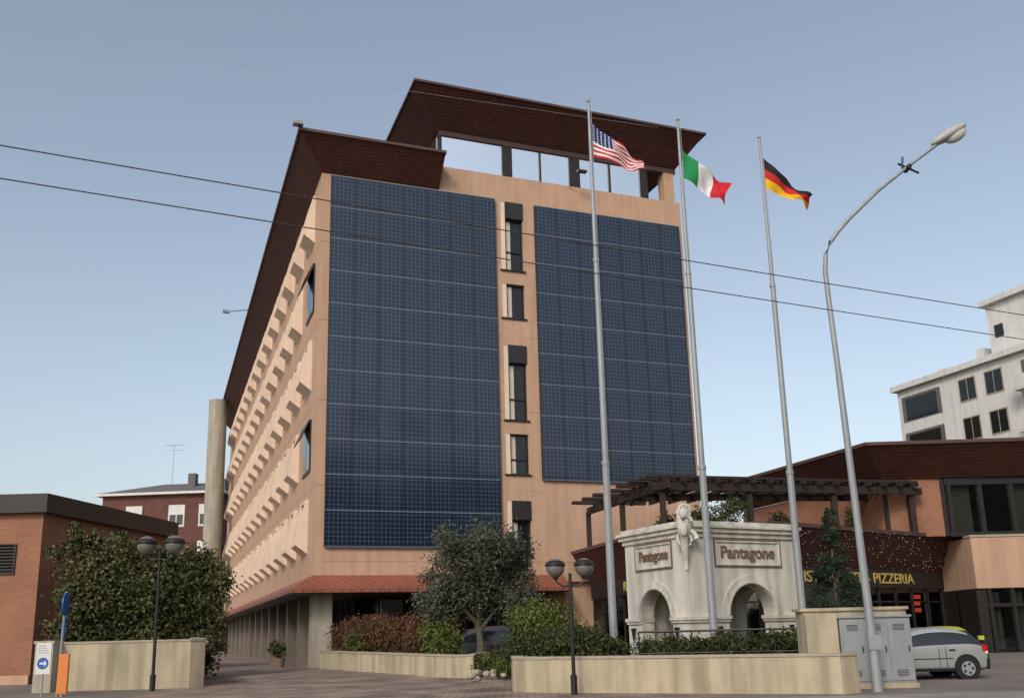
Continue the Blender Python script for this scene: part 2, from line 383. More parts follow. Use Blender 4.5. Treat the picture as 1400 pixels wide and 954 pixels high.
for i in (1,2,5): gf.box(3.0+i*1.3,3.5+i*1.3,3.6,3.65,ZB+.3,3.5,5)
gf.build()
st=hp('stair_column',CONC)
st.tube([(-1.9,57,ZB-.1),(-1.9,57,3.0)],[1.12,1.12],24); st.tube([(-1.9,57,3.0),(-1.9,57,26.9)],[.95,.95],24)
st.build(smooth=True)
fl=hp('flood_lights',[GALV,DARK])
fl.box(-1.75,-1.25,-1.7,-1.3,27.22,27.4,0); fl.tube([(-1.45,-1.45,27.0),(-1.45,-1.45,27.25)],.03,6,1)
fl.tube([(-1.4,26,26.7),(-3.0,26,26.4)],.03,6,1); fl.box(-3.4,-2.9,25.8,26.2,26.3,26.5,0)
fl.tube([(14.3,-.05,26.9),(14.6,-.9,27.45)],.025,6,1); fl.box(14.4,14.95,-1.2,-.9,27.42,27.52,1)
fl.build()

# ------------------------------------------------------------------ restaurant
RO=(7,34,0)
R=empty('restaurant_building',RO)
def rp(name,mats): return Part(name,R,mats,off=RO)
def offset(poly,dist):
    out=[]
    n=len(poly)
    for i in range(n):
        ns=[]
        for a,b in ((i-1,i),(i,i+1)):
            if a>=0 and b<n:
                d=Vector((poly[b][0]-poly[a][0],poly[b][1]-poly[a][1])).normalized(); ns.append(Vector((-d.y,d.x)))
        if len(ns)==1: m=ns[0]*dist
        else:
            m=(ns[0]+ns[1]).normalized(); m=m*(dist/max(.3,m.dot(ns[0])))
        out.append((poly[i][0]+m.x,poly[i][1]+m.y))
    return out
OUT=[(2.9,48.6),(5.55,39.0),(9.85,36.3),(22.2,45.7),(19.8,48.9)]
INN=offset(OUT,1.0); INW=offset(OUT,1.12)
f=rp('fascia',[SOFFIT,FASC,ROOFG])
for i in range(len(OUT)-1):
    a,b,c,d_=INN[i],INN[i+1],OUT[i+1],OUT[i]
    f.quad((*a,4.0),(*b,4.0),(*c,5.55),(*d_,5.55))
    f.obox(OUT[i],OUT[i+1],.08,5.5,5.66,1)
f.add([(*q,5.5) for q in OUT[:4]]+[(32,46,5.5),(32,56,5.5),(5,56,5.5)],[tuple(range(7))],2)
f.build()
sg=rp('sign_band',[DARK,GOLD])
for i in range(len(OUT)-1): sg.obox(INN[i],INN[i+1],.12,3.2,4.0,0,c=.06)
sg.build()
def segtext(name,a,b,frac,body,size,z,out=.03,m=GOLD,sx=1):
    ang=math.atan2(b[1]-a[1],b[0]-a[0]); n=Vector((math.sin(ang),-math.cos(ang)))
    P=(a[0]+(b[0]-a[0])*frac+n.x*out-RO[0],a[1]+(b[1]-a[1])*frac+n.y*out-RO[1],z)
    return text(name,R,body,size,P,ang,m,sx=sx)
segtext('sign_text',INN[2],INN[3],.475,'RISTORANTE - PIZZERIA',.64,3.6,sx=1.28)
segtext('sign_text_side',INN[0],INN[1],.72,'RISTORANTE',.62,3.6,sx=1.3)
gl=rp('ground_glazing',[GLASS,DARK,CURT,INT,CONC])
for i in range(len(OUT)-1):
    a=Vector(INW[i]); b=Vector(INW[i+1]); L_=(b-a).length; dd=(b-a)/L_; nn=Vector((-dd.y,dd.x))
    gl.obox(a,b,.02,.3,3.2,0,c=.05); gl.obox(a,b,.14,0,.35,4,c=.07)
    gl.obox(a+nn*1.6,b+nn*1.6,.1,0,4,3)
    k=int(L_/1.25)
    for j in range(k+1):
        q=a+dd*(L_*j/k); gl.obox(q-dd*.05,q+dd*.05,.14,.3,3.2,1,c=.05)
        if j<k and (j*7+i)%3!=1:
            for s_ in range(6):
                u=a+dd*(L_*(j+.1+s_*.06)/k)+nn*(.35+.05*(s_%2)); v=a+dd*(L_*(j+.16+s_*.06)/k)+nn*(.35+.05*((s_+1)%2))
                gl.obox(u,v,.02,.4,3.0,2)
    gl.obox(a,b,.13,2.55,2.63,1,c=.05)
gl.build()
rw=rp('right_wing',[ORANGE,DARK,GLASS,CURT,INT,CAP])
rw.box(20.7,34,42.6,46,3.07,5.36,0); rw.box(20.66,34,42.56,43.2,5.36,5.46,5)
rw.box(20.7,21.15,42.7,46,0,3.07,1)
rw.box(21.15,34,42.75,42.78,.3,3.07,2); rw.box(21.15,34,42.66,42.9,0,.28,1); rw.box(20.7,34,44.5,44.6,0,3.05,4)
rw.box(21.15,34,42.66,42.86,2.25,2.4,1)
for i in range(12):
    x=21.2+i*1.05; rw.box(x,x+.14,42.62,42.9,.28,3.07,1)
    for s_ in range(4): 
        if i%3!=2: rw.box(x+.2+s_*.12,x+.3+s_*.12,43.0+.04*(s_%2),43.05+.04*(s_%2),.4,2.9,3)
rw.build()
rsg=rp('window_sign',[mat('red_sign',(.55,.06,.035),.5,.02,1),DARK])
aw=Vector(INW[2]).lerp(Vector(INW[3]),.80); dw=Vector((.794,.607))
for j,(z,l) in enumerate(((2.72,.62),(2.42,.5),(2.12,.56))):
    for k_ in range(5):
        q=aw+dw*(l*k_/5); rsg.obox(q,q+dw*(l/8),.02,z,z+.18,0,c=-.06)
rsg.build()
U=[(11.9,53.75),(16.1,41.7),(34,41.2)]; UI=offset(U,1.5)
uf=rp('upper_floor',[SOFFIT,FASC,ROOFG,BRICKT,DARK,GLASS,CURT,INT])
for i in range(2):
    uf.quad((*UI[i],8.2),(*UI[i+1],8.2),(*U[i+1],9.6),(*U[i],9.6),0); uf.obox(U[i],U[i+1],.08,9.55,9.7,1)
uf.add([(*q,9.58) for q in U]+[(34,54,9.58)],[(0,1,2,3)],2)
uf.add([(*UI[0],8.19),(*UI[1],8.19),(*UI[2],8.19),(34,54,8.19)],[(0,1,2,3)],2)
c0=UI[1]; y0=c0[1]
uf.obox(UI[0],UI[1],.2,5.5,8.2,3,c=.2)
uf.box(c0[0]+.1,20.0,y0+.05,y0+.3,5.5,8.2,3)
for x in (c0[0]+.05,c0[0]+1.1,19.9): uf.box(x,x+.16,y0-.02,y0+.2,5.5,8.2,4)
uf.box(20.1,34,y0+.12,y0+.15,5.5,8.2,5); uf.box(20,34,y0+1.8,y0+1.9,5.5,8.2,7)
for i in range(9):
    x=20.2+i*1.45; uf.box(x,x+.16,y0-.03,y0+.2,5.5,8.2,4)
    if i%2==0: uf.box(x+.3,x+1.2,y0+.4,y0+.42,5.6,8.1,6)
uf.box(20.1,34,y0-.02,y0+.19,7.85,8.19,4); uf.box(20.1,34,y0-.02,y0+.19,5.47,5.65,4)
uf.build()
pg=rp('pergola',[mat('pergola_wood',(.028,.017,.013),.8,.2,3)])
a,b,c=Vector((3.75,46.9)),Vector((6.3,39.1)),Vector((18.3,42.6))
for q in (a,b,c,b.lerp(c,.33),b.lerp(c,.67),a.lerp(b,.5)): pg.box(q.x-.12,q.x+.12,q.y+.05,q.y+.29,5.5,7.5)
dbc=(c-b).normalized(); nbc=Vector((-dbc.y,dbc.x)); dab=(b-a).normalized()
for zz_ in (7.36,): 
    pg.obox(b-dbc*.5,c+dbc*.5,.18,zz_,zz_+.32); pg.obox(a,b+dab*.6,.18,zz_+.003,zz_+.323)
pg.obox(b+nbc*3.2-dbc*.4,c+nbc*2.0,.16,7.36,7.66)
n_=15
for i in range(n_+1):
    q=b.lerp(c,i/n_); L1=6.2*(1-i/n_)+1.9
    pg.obox(q-nbc*.45,q+nbc*L1,.10,7.68,7.88)
for i in range(6):
    q=a.lerp(b,i/6); pg.obox((q.x-.8,q.y-.1),(q.x+3,q.y+.9),.35,7.885,8.03)
for i in range(5):
    pg.obox(b-dbc*.7+nbc*(.0+i*.7),c+dbc*.3+nbc*(.0+i*.4),.22,7.885,8.0)
pg.build()
sl=rp('string_lights',[mat('bulb_white',(.5,.48,.42),.4,.02,1)])
for i in range(230):
    t=random.random(); h=random.random()
    a=Vector(INN[2]).lerp(Vector(INN[3]),t); b=Vector(OUT[2]).lerp(Vector(OUT[3]),t); 
    if t>.98: continue
    q=a.lerp(b,h); z=4.0+1.55*h; n=Vector((.607,-.794))*.06
    sl.box(q.x+n.x-.010,q.x+n.x+.010,q.y+n.y-.010,q.y+n.y+.010,z-.05,z-.015)
sl.build()

# ------------------------------------------------------------------ stone gate
G=empty('stone_gate',(5.46,30,.05),math.radians(28))
W,D,TH=4.6,3.4,.5
gt=Part('walls',G,STONE)
def archwall(part,mp,u0,u1,zt,cu,hw,spring,rise,th,seg=14):
    def hx(ua,ub,za0,zb0,z1):
        B=[mp(ua,0,za0),mp(ub,0,zb0),mp(ub,th,zb0),mp(ua,th,za0)]; T=[mp(ua,0,z1),mp(ub,0,z1),mp(ub,th,z1),mp(ua,th,z1)]
        part.hexa(B,T)
    hx(u0,cu-hw,0,0,zt); hx(cu+hw,u1,0,0,zt)
    for i in range(seg):
        a0=math.pi*(1-i/seg); a1=math.pi*(1-(i+1)/seg)
        hx(cu+hw*math.cos(a0),cu+hw*math.cos(a1),spring+rise*math.sin(a0),spring+rise*math.sin(a1),zt)
def ring(part,mp,cu,r0,r1,spring,rise,proud,seg=16):
    for i in range(seg):
        a0=math.pi*(1-i/seg); a1=math.pi*(1-(i+1)/seg)
        q=[]
        for dth in (-proud,.02):
            for (r,a_) in ((r0,a0),(r1,a0),(r1,a1),(r0,a1)):
                q.append(mp(cu+r*math.cos(a_),dth,spring+(rise+(r-r0))*math.sin(a_)))
        part.hexa(q[:4],q[4:])
mF=lambda u,d,z:(u,d,z); mL=lambda u,d,z:(d,u,z); mB=lambda u,d,z:(u,D-d,z); mR=lambda u,d,z:(W-d,u,z)
archwall(gt,mF,0,W,4.55,2.55,.98,1.95,1.0,TH); archwall(gt,mB,0,W,4.55,2.55,.98,1.95,1.0,TH)
archwall(gt,mL,TH,D-TH,4.55,1.75,.85,1.95,.9,TH); archwall(gt,mR,TH,D-TH,4.55,1.75,.85,1.95,.9,TH)
gt.build()
tr=Part('mouldings',G,STONE)
ring(tr,mF,2.55,.98,1.28,1.95,1.0,.07); ring(tr,mL,1.75,.85,1.13,1.95,.9,.07)
ring(tr,mF,2.55,1.0,1.08,1.95,1.02,.12); ring(tr,mL,1.75,.87,.95,1.95,.92,.12)
def slab(o_,z0,z1): tr.box(-o_,W+o_,-o_,D+o_,z0,z1)
slab(.07,4.45,4.6); slab(.16,4.6,4.74); slab(.24,4.74,4.84); slab(.10,4.84,4.97)
for (x0,x1) in ((0,1.57),(3.53,W)):
    tr.box(x0-.10,x1+.06,-.10,.55,1.83,1.95); tr.box(x0-.06,x1+.03,-.06,.53,1.75,1.83)
    tr.box(x0-.12,x1+.06,-.12,.56,0,.42); tr.box(x0-.07,x1+.03,-.07,.53,.42,.55)
for (y0_,y1_) in ((.56,.9),(2.6,D)):
    tr.box(-.10,.55,y0_,y1_+.06,1.83,1.95); tr.box(-.06,.53,y0_,y1_+.03,1.75,1.83)
    tr.box(-.12,.56,y0_,y1_+.06,0,.42)
for (m_,u0,u1) in ((mF,1.15,3.95),(mL,.75,2.75)):
    for (ua,ub,za,zb_) in ((u0,u1,4.30,4.36),(u0,u1,3.55,3.61),(u0,u0+.06,3.61,4.30),(u1-.06,u1,3.61,4.30)):
        tr.hexa([m_(ua,-.05,za),m_(ub,-.05,za),m_(ub,.02,za),m_(ua,.02,za)],[m_(ua,-.05,zb_),m_(ub,-.05,zb_),m_(ub,.02,zb_),m_(ua,.02,zb_)])
tr.build(bevel=.012)
fr_=Part('name_panel_frames',G,SIGNBR)
for (m_,u0,u1) in ((mF,1.12,3.98),(mL,.72,2.78)):
    for (ua,ub,za,zb_) in ((u0,u1,4.37,4.40),(u0,u1,3.51,3.54),(u0,u0+.03,3.54,4.37),(u1-.03,u1,3.54,4.37)):
        fr_.hexa([m_(ua,-.055,za),m_(ub,-.055,za),m_(ub,.02,za),m_(ua,.02,za)],[m_(ua,-.055,zb_),m_(ub,-.055,zb_),m_(ub,.02,zb_),m_(ua,.02,zb_)])
fr_.build()
text('name_text',G,'Pantagone',.56,(2.55,-.02,3.97),0,SIGNBR,.02,1.0)
text('name_text_side',G,'Pantagone',.50,(-.02,1.75,3.97),-math.pi/2,SIGNBR,.02,.78)
sc=Part('carved_scroll',G,STONE)
def spiral(cx,cz,r0,turns,y,th,flip=1):
    pts=[];rs=[]
    for i in range(40):
        t=i/39; a_=t*turns*2*math.pi; r_=r0*(1-.85*t)
        pts.append((cx+flip*r_*math.cos(a_)*.707,y-flip*r_*math.cos(a_)*.707,cz+r_*math.sin(a_))); rs.append(th*(1-.5*t))
    sc.tube(pts,rs,8)
spiral(-.05,4.35,.34,1.8,-.10,.085); spiral(.02,5.26,.24,1.5,-.05,.07,-1); spiral(-.16,4.9,.22,1.6,-.22,.05)
sc.ell((-.06,-.08,4.80),(.26,.24,.46)); sc.ell((-.14,-.18,5.14),(.16,.16,.20)); sc.ell((-.28,-.30,5.04),(.08,.08,.07))
sc.ell((.18,-.0,4.92),(.18,.13,.28)); sc.ell((-.02,.16,4.92),(.13,.18,.28)); sc.ell((-.22,-.24,4.62),(.13,.12,.22))
for k_ in range(11):
    a_=k_/11*2*math.pi; sc.ell((-.10+.19*math.cos(a_)*.7,-.12-.19*math.cos(a_)*.7,5.14+.22*math.sin(a_)),(.055,.055,.085),8,5)
sc.tube([(-.12,-.12,4.45),(-.16,-.16,4.1),(-.10,-.10,3.75),(-.03,-.03,3.4)],[.16,.13,.09,.04],10)
sc.build(smooth='full')
sc2=Part('wall_sconces',G,BLACK)
for x,y in ((1.1,-.1),(4.15,-.1),(-.1,.6),(-.1,3.0)):
    sc2.tube([(x,y,1.25),(x,y,1.5),(x,y,1.62)],[.03,.06,.09],8); sc2.tube([(x,y,1.25),(x+.05,y+.12,1.2)],.015,6)
sc2.build()

# ------------------------------------------------------------------ low walls
def lowwall(name,pts,h,th=.3,zf=gz,cap=.07,m=WALLB,drop=.2):
    parent=empty(name,(pts[0][0],pts[0][1],0)); off=(pts[0][0],pts[0][1],0)
    w=Part('wall',parent,m,off); c=Part('coping',parent,CAP,off)
    def ring_(part,th_,zz0,zz1):
        A=offset(pts,-th_/2); B=offset(pts,th_/2)
        for i in range(len(pts)-1):
            z_a,z_b=zf(pts[i][1]),zf(pts[i+1][1])
            part.hexa([(*A[i],z_a+zz0),(*A[i+1],z_b+zz0),(*B[i+1],z_b+zz0),(*B[i],z_a+zz0)],[(*A[i],z_a+zz1),(*A[i+1],z_b+zz1),(*B[i+1],z_b+zz1),(*B[i],z_a+zz1)])
    ring_(w,th,-drop,h-cap); ring_(c,th+.05,h-cap,h)
    w.build(); c.build()
    return parent
lowwall('planter_wall',[(0.6,29.6),(-.05,28.4),(0.0,27.2),(.5,26.7),(7.75,23.35),(8.2,23.6)],.95)
lowwall('planter_wall',[(-8.7,46.0),(-8.9,43.8),(-2.2,34.2),(-1.7,34.2),(-1.2,36.5)],.80)
lowwall('boundary_wall',[(-15.4,32.4),(-11.1,32.4),(-10.85,32.7),(-11.0,33.2),(-12.9,38)],1.6,.32)
soil=Part('planting_bed_soil',None,mat('soil',(.07,.05,.035),1,.3,2,.8,15))
soil.prism([(.3,28.4),(.4,27.1),(7.7,23.7),(8.4,26),(12,30),(12,33),(3,33)],0,.55)
soil.prism([(-8.5,45.8),(-8.6,44),(-2.1,34.5),(-1.3,36.5),(2,40),(-2,44)],0.1,.75)
soil.build()

C=empty('utility_cabinet',(7.6,25,0))
cb=Part('masonry',C,WALLB,(7.6,25,0)); cb.box(7.6,10.35,25.35,26.0,-.1,1.98); cb.box(7.55,8.38,25.0,25.35,-.1,1.9); cb.box(7.52,10.4,25.28,26.05,1.98,2.06)
cb.box(8.38,10.3,24.85,25.35,-.1,.12); cb.build()
cd=Part('doors',C,[GALV,DARK],(7.6,25,0)); cd.box(8.42,10.26,24.95,25.34,.12,1.78)
for i in range(3):
    x=8.46+i*.6; cd.box(x,x+.57,24.925,24.955,.18,1.72); cd.box(x+.48,x+.51,24.90,24.93,.9,1.05,1); 
    for j in range(5): cd.box(x+.12,x+.42,24.918,24.93,1.45+j*.035,1.465+j*.035,1)
    for j in range(5): cd.box(x+.12,x+.42,24.918,24.93,.30+j*.035,.315+j*.035,1)
cd.box(8.38,10.30,24.9,25.34,1.78,1.84)
cd.build(bevel=.008)

rl=empty('iron_railing',(3.6,27,0)); rr=Part('rails',rl,BLACK,(3.6,27,0))
P0,P1=Vector((3.5,27.6)),Vector((8.6,26.2))
rr.tube([(P0.x,P0.y,1.55),(P1.x,P1.y,1.55)],.03,8); rr.tube([(P0.x,P0.y,.95),(P1.x,P1.y,.95)],.02,8)
for i in range(8):
    q=P0.lerp(P1,i/7); rr.tube([(q.x,q.y,.4),(q.x,q.y,1.55)],.022,8)
rr.build()

# ------------------------------------------------------------------ street lamp
sp_=empty('street_lamp',(8.77,23.7,0)); off=(8.77,23.7,0)
q=Part('pole',sp_,GALV,off)
q.tube([(8.77,23.7,0),(8.77,23.7,1.4)],[.13,.125],14); q.tube([(8.77,23.7,1.4),(8.70,23.7,5),(8.64,23.7,8)],[.105,.09,.08],14)
q.tube([(8.64,23.7,8),(8.58,23.7,10.2),(8.57,23.7,10.95),(8.63,23.7,11.4),(8.80,23.7,11.78),(9.05,23.7,12.1),(9.38,23.7,12.45),(10.25,23.7,13.25),(11.25,23.7,14.02),(12.05,23.7,14.6)],[.075,.07,.065,.06,.058,.056,.054,.05,.045,.045],12)
q.box(8.63,8.95,23.56,23.6,1.0,1.35); q.build(smooth=True)
hd=Part('lamp_head',sp_,[mat('lamp_housing',(.40,.40,.38),.5,.04,1),mat('lamp_lens',(.50,.50,.46),.25,.02,1)],off)
rt=Matrix.Rotation(-math.radians(30),3,'Y')
hd.ell((12.42,23.7,14.90),(.60,.21,.15),20,12,0,rt); hd.ell((12.60,23.7,14.88),(.36,.16,.20),18,10,1,rt)
hd.build(smooth='full')
br=Part('wire_bracket',sp_,DARK,off); br.tube([(10.9,23.7,14.05),(11.45,23.7,13.75)],.03,6); br.tube([(11.15,23.55,13.9),(11.15,23.85,13.9)],.07,8)
br.tube([(11.0,23.7,13.9),(11.05,23.7,14.25)],.03,6); br.build()

def wire(p0,p1,sag,r_,m=WIREM):
    o_=Part('overhead_wire',None,m); P=Vector(p0);Q=Vector(p1); pts=[]
    for i in range(41):
        t=i/40; v=P.lerp(Q,t); v.z-=4*sag*t*(1-t); pts.append(v)
    o_.tube(pts,r_,6); o_.build()
wire((-27.3,3.4,9.0),(32.25,30.4,9.0),.25,.010)
wire((-27.8,3.2,8.6),(33,31.55,8.6),.25,.010)
wire((-20.7,10.3,12.2),(3.3,18.1,12.1),.1,.0022,WIREL)

# ------------------------------------------------------------------ flag poles
def flag(parent,hz,hh,vt,vb,colfn,mats,ph_=0):
    nx,ny=40,26; vs=[];fs=[];ms=[]
    for j in range(ny+1):
        v=j/ny
        for i in range(nx+1):
            u=i/nx
            ax=vt[0]*u; az=vt[1]*u**.9; bx=vb[0]*u; bz=-hh+(vb[1])*u**1.1
            x=ax*(1-v)+bx*v; z=az*(1-v)+bz*v
            y=.18*math.sin(u*9+v*2.5+ph_)*u**.6+.09*math.sin(u*17-v*5+ph_)*u+ .25*u
            x+=.04*math.sin(v*7+u*6+ph_)*u; z+=.045*math.sin(u*11+v*3+ph_)*u
            vs.append((x+.07,y,hz+z))
    for j in range(ny):
        for i in range(nx):
            a_=j*(nx+1)+i; fs.append((a_,a_+1,a_+nx+2,a_+nx+1)); ms.append(colfn((i+.5)/nx,(j+.5)/ny,i,j))
    P=Part('flag',parent,mats); P.v=vs;P.f=fs;P.m=ms; P.build(smooth='full')
def cloth(n,c): return mat(n,c,.75,.05,3,spec=.15)
cR,cW,cBl=cloth('cloth_red',(.50,.025,.03)),cloth('cloth_white',(.68,.68,.67)),cloth('cloth_blue',(.02,.035,.13))
cG,cK,cY=cloth('cloth_green',(.02,.22,.07)),cloth('cloth_black',(.02,.02,.022)),cloth('cloth_gold',(.78,.42,.015))
def fpole(x,y,h,**k):
    e_=empty('flag_pole',(x,y,0)); p_=Part('pole',e_,GALV)
    p_.tube([(0,0,.3),(0,0,h*.35)],[.125,.11],14); p_.tube([(0,0,h*.35),(0,0,h*.70)],[.095,.08],14); p_.tube([(0,0,h*.7),(0,0,h)],[.07,.045],12)
    p_.tube([(0,0,h),(0,0,h+.12)],[.07,.03],10); 
    for zz_ in (h*.35,h*.7): p_.tube([(0,0,zz_-.06),(0,0,zz_+.06)],.13-.03*(zz_>h*.5),12)
    p_.tube([(.08,-.08,1.6),(.07,-.06,h-.2)],.008,5)
    p_.build(smooth=True); return e_
e1=fpole(2.82,28,18.85)
def usa(u,v,i,j):
    if u<.42 and v<7/13:
        return 2 if not ((i%3==1 and j%2==1)) else 1
    return 0 if int(v*13)%2==0 else 1
flag(e1,18.1,1.25,(1.62,-1.25),(1.75,-.55),usa,[cR,cW,cBl])
e2=fpole(6.02,29.3,18.85)
flag(e2,17.75,1.1,(1.62,-1.25),(1.35,-.95),lambda u,v,i,j:0 if u<.34 else (1 if u<.67 else 2),[cG,cW,cR],1)
e3=fpole(9.2,30.65,18.85)
flag(e3,18.1,1.25,(1.65,-1.5),(1.55,-.62),lambda u,v,i,j:0 if v<.34 else (1 if v<.67 else 2),[cK,cR,cY],2.2)

# ------------------------------------------------------------------ double globe lamps
def plamp(x,y,h,s=.45,r_=.24):
    e_=empty('lamp_post',(x,y,gz(y))); p_=Part('post',e_,BLACK)
    p_.tube([(0,0,0),(0,0,.5),(0,0,.52),(0,0,h-.2)],[.09,.09,.055,.045],10); p_.tube([(0,0,h-.55),(0,0,h-.5)],.07,10)
    for sg_ in (-1,1):
        p_.tube([(0,0,h-.5),(sg_*s*.5,0,h-.55),(sg_*s*.95,0,h-.42),(sg_*s,0,h-.3)],.025,8)
        p_.ell((sg_*s,0,h+.04),(r_*1.10,r_*1.10,r_*.52),18,8)
        p_.tube([(sg_*s,0,h),(sg_*s,0,h+.03)],r_*1.14,20)
        p_.tube([(sg_*s,0,h-.36),(sg_*s,0,h-.25)],[.07,.10],10)
    p_.build(smooth=True)
    g_=Part('globes',e_,mat('smoked_globe',(.15,.14,.125),.15,.1,2,spec=.5))
    for sg_ in (-1,1): g_.ell((sg_*s,0,h-.05),(r_,r_,r_*1.0),18,12)
    g_.build(smooth='full')
plamp(-11.88,31.3,4.75,.47,.31); plamp(1.46,25.45,3.35,.39,.25)

# ------------------------------------------------------------------ road signs on left
SBL=mat('sign_blue',(.02,.10,.34),.4,.05,1)
sg1=empty('traffic_sign',(-14.35,30,0)); p_=Part('pole',sg1,GALV); p_.tube([(0,0,0),(.05,0,3.25)],.035,10); p_.build()
p_=Part('disc',sg1,[SBL,GALV])
rot=Matrix.Rotation(math.radians(100),3,'Z')
vs=[];n=28
for yy in (-.02,.02):
    for k_ in range(n):
        v=rot@Vector((.36*math.cos(2*math.pi*k_/n),yy,.36*math.sin(2*math.pi*k_/n))); vs.append((v.x+.08,v.y-.05,v.z+2.85))
p_.add(vs,[tuple(range(n)),tuple(reversed(range(n,2*n)))]+[(k_,(k_+1)%n,n+(k_+1)%n,n+k_) for k_ in range(n)])
p_.box(.07,.12,-.10,.0,1.85,2.45,0); p_.build()
sg2=empty('direction_sign',(-14.95,30.2,0)); p_=Part('board',sg2,[WHITE,SBL,GALV]); p_.box(-.24,.24,-.02,.02,.72,1.68,0)
n=24; p_.add([(.18*math.cos(2*math.pi*k_/n),-.026,1.05+.18*math.sin(2*math.pi*k_/n)) for k_ in range(n)],[tuple(range(n))],1)
for j in range(4): p_.box(-.17,.17-.04*j,-.024,-.02,1.36+.07*j,1.385+.07*j,2)
p_.add([(-.10,-.03,1.02),(.04,-.03,1.02),(.04,-.03,.95),(.13,-.03,1.05),(.04,-.03,1.15),(.04,-.03,1.08),(-.10,-.03,1.08)],[tuple(range(7))],0)
p_.tube([(0,.04,0),(0,.04,1.7)],.03,8,2); p_.build()
ob=Part('hazard_panel',None,[mat('orange_plastic',(.62,.19,.04),.5,.05,1),GALV]); ob.box(-.16,.16,-.05,.05,.12,1.32); ob.tube([(0,0,0),(0,0,.15)],.05,8,1); ob.build(bevel=.02,loc=(-14.15,29.9,0))
gp=Part('gate_pillar',None,CONC); gp.box(-.3,.3,-.3,.3,0,1.65); gp.box(-.34,.34,-.34,.34,1.65,1.75); gp.build(loc=(-15.7,32.0,0))

# ------------------------------------------------------------------ left low building
LB=empty('low_brick_building',(-18.8,37,0)); off=(-18.8,37,0)
p_=Part('walls',LB,[BRICKT,DARK,ROOFG],off)
p_.prism([(-36,37),(-18.8,37),(-17.5,47),(-36,49)],-.1,6.75,0)
p_.prism([(-36.3,36.7),(-18.55,36.7),(-17.1,47.3),(-36.3,49.3)],6.75,7.5,1)
p_.build()
p_=Part('louvre_vent',LB,[DARK,BLACK],off); p_.box(-23,-19.75,36.93,37.0,4.35,5.55,0)
for j in range(9): p_.add([(-22.95,36.95,4.42+j*.125),(-19.8,36.95,4.42+j*.125),(-19.8,36.86,4.50+j*.125),(-22.95,36.86,4.50+j*.125)],[(0,1,2,3)],1)
p_.build()
p_=Part('plinth',LB,[ORANGE],off); p_.box(-36,-18.78,36.85,37,-.1,.5); p_.build()

# ------------------------------------------------------------------ background houses
BB=empty('brick_apartment_house',(-46.6,122,0),math.radians(-4)); 
p_=Part('walls',BB,BRICKB); p_.box(-8.0,8.0,0,14,0,20.6); p_.build()
p_=Part('roof',BB,[ROOFG,WHITE]); p_.hexa([(-8.7,-.7,20.9),(8.7,-.7,20.9),(8.7,14.7,20.9),(-8.7,14.7,20.9)],[(-2.5,6,23.0),(3.5,6,23.0),(3.5,8,23.0),(-2.5,8,23.0)],0)
p_.box(-8.7,8.7,-.7,14.7,20.6,20.9,1); p_.box(2.2,3.2,3,4,21.6,23.9,0); p_.box(5,7,4,6,21.2,23.2,0); p_.build()
p_=Part('windows',BB,[WHITE,DGLASS])
for zf_ in (2,6.5,11.5,16.3):
    for x in (-3.6,2.2,6.3):
        p_.box(x-1.1,x+1.1,-.06,0,zf_,zf_+2.9,0); p_.box(x-.9,x-.07,-.075,-.05,zf_+.25,zf_+1.6,1); p_.box(x+.07,x+.9,-.075,-.05,zf_+.25,zf_+1.6,1)
p_.build()
an=Part('tv_antenna',None,GALV); an.tube([(0,0,0),(0,0,6)],.03,6)
for z in (5.2,5.9): an.tube([(-1.3,0,z),(1.3,0,z)],.02,5)
for x in (-1,-.5,0,.5,1): an.tube([(x,-.4,5.9),(x,.4,5.9)],.015,5)
an.build(loc=(-47.5,128,22.6))
WB=empty('white_apartment_building',(32,75,0),math.atan2(-11.2,4.5))
p_=Part('walls',WB,[WHITE,ROOFG]); p_.box(0,26,0,14,0,20.3); p_.box(-.35,26,-.4,14.4,20.3,20.75,0); p_.box(8.7,26,1.0,13,20.75,24.9,0); p_.box(8.4,26,.6,13.4,24.9,25.3,0)
p_.box(2.5,3.2,2,3,20.7,21.7,0); p_.box(6.5,7.2,2,3,20.7,22.2,0); p_.build()
p_=Part('windows',WB,[DGLASS,ROOFG,WHITE,CAP])
for zf_ in (4.5,8,11.5,15,18):
    for x,wd in ((.4,4.0),(6.2,1.6),(8.6,1.6),(11.8,3.4),(17,1.6),(20,3.4)):
        h_=1.7
        if wd>3:
            p_.box(x,x+wd,-.02,0.02,zf_-.4,zf_+1.7,1); p_.box(x+.4,x+wd-.4,-.03,-.02,zf_-.3,zf_+1.5,0)
            if x>5: p_.box(x-.1,x+wd+.1,-1.1,0,zf_-.6,zf_-.45,2); p_.box(x-.1,x+wd+.1,-1.12,-1.04,zf_-.45,zf_+.45,2)
        else:
            p_.box(x,x+wd,-.04,0.0,zf_-.1,zf_+h_,3); p_.box(x+.1,x+wd/2-.04,-.055,-.035,zf_,zf_+h_-.1,0); p_.box(x+wd/2+.04,x+wd-.1,-.055,-.035,zf_,zf_+h_-.1,0)
p_.box(13,14.5,.9,1.0,22,23.6,0); p_.box(9.3,10,.9,1.0,22.3,23.2,0)
p_.build()
OB=empty('unseen_opposite_block',(55,-38,0),math.radians(20))  # unseen block behind the camera, added to darken reflections in the lower PV panels
p_=Part('walls',OB,[mat('opposite_render',(.16,.13,.11),.9,.2,.3)]); p_.box(-42,45,0,14,0,23); p_.box(-42,10,1,13,23,26); p_.build()
p_=Part('windows',OB,[DGLASS]); 
for zf_ in range(2,22,3):
    for x in range(-40,44,4): p_.box(x,x+1.6,13.99,14.03,zf_,zf_+1.8)
p_.build()

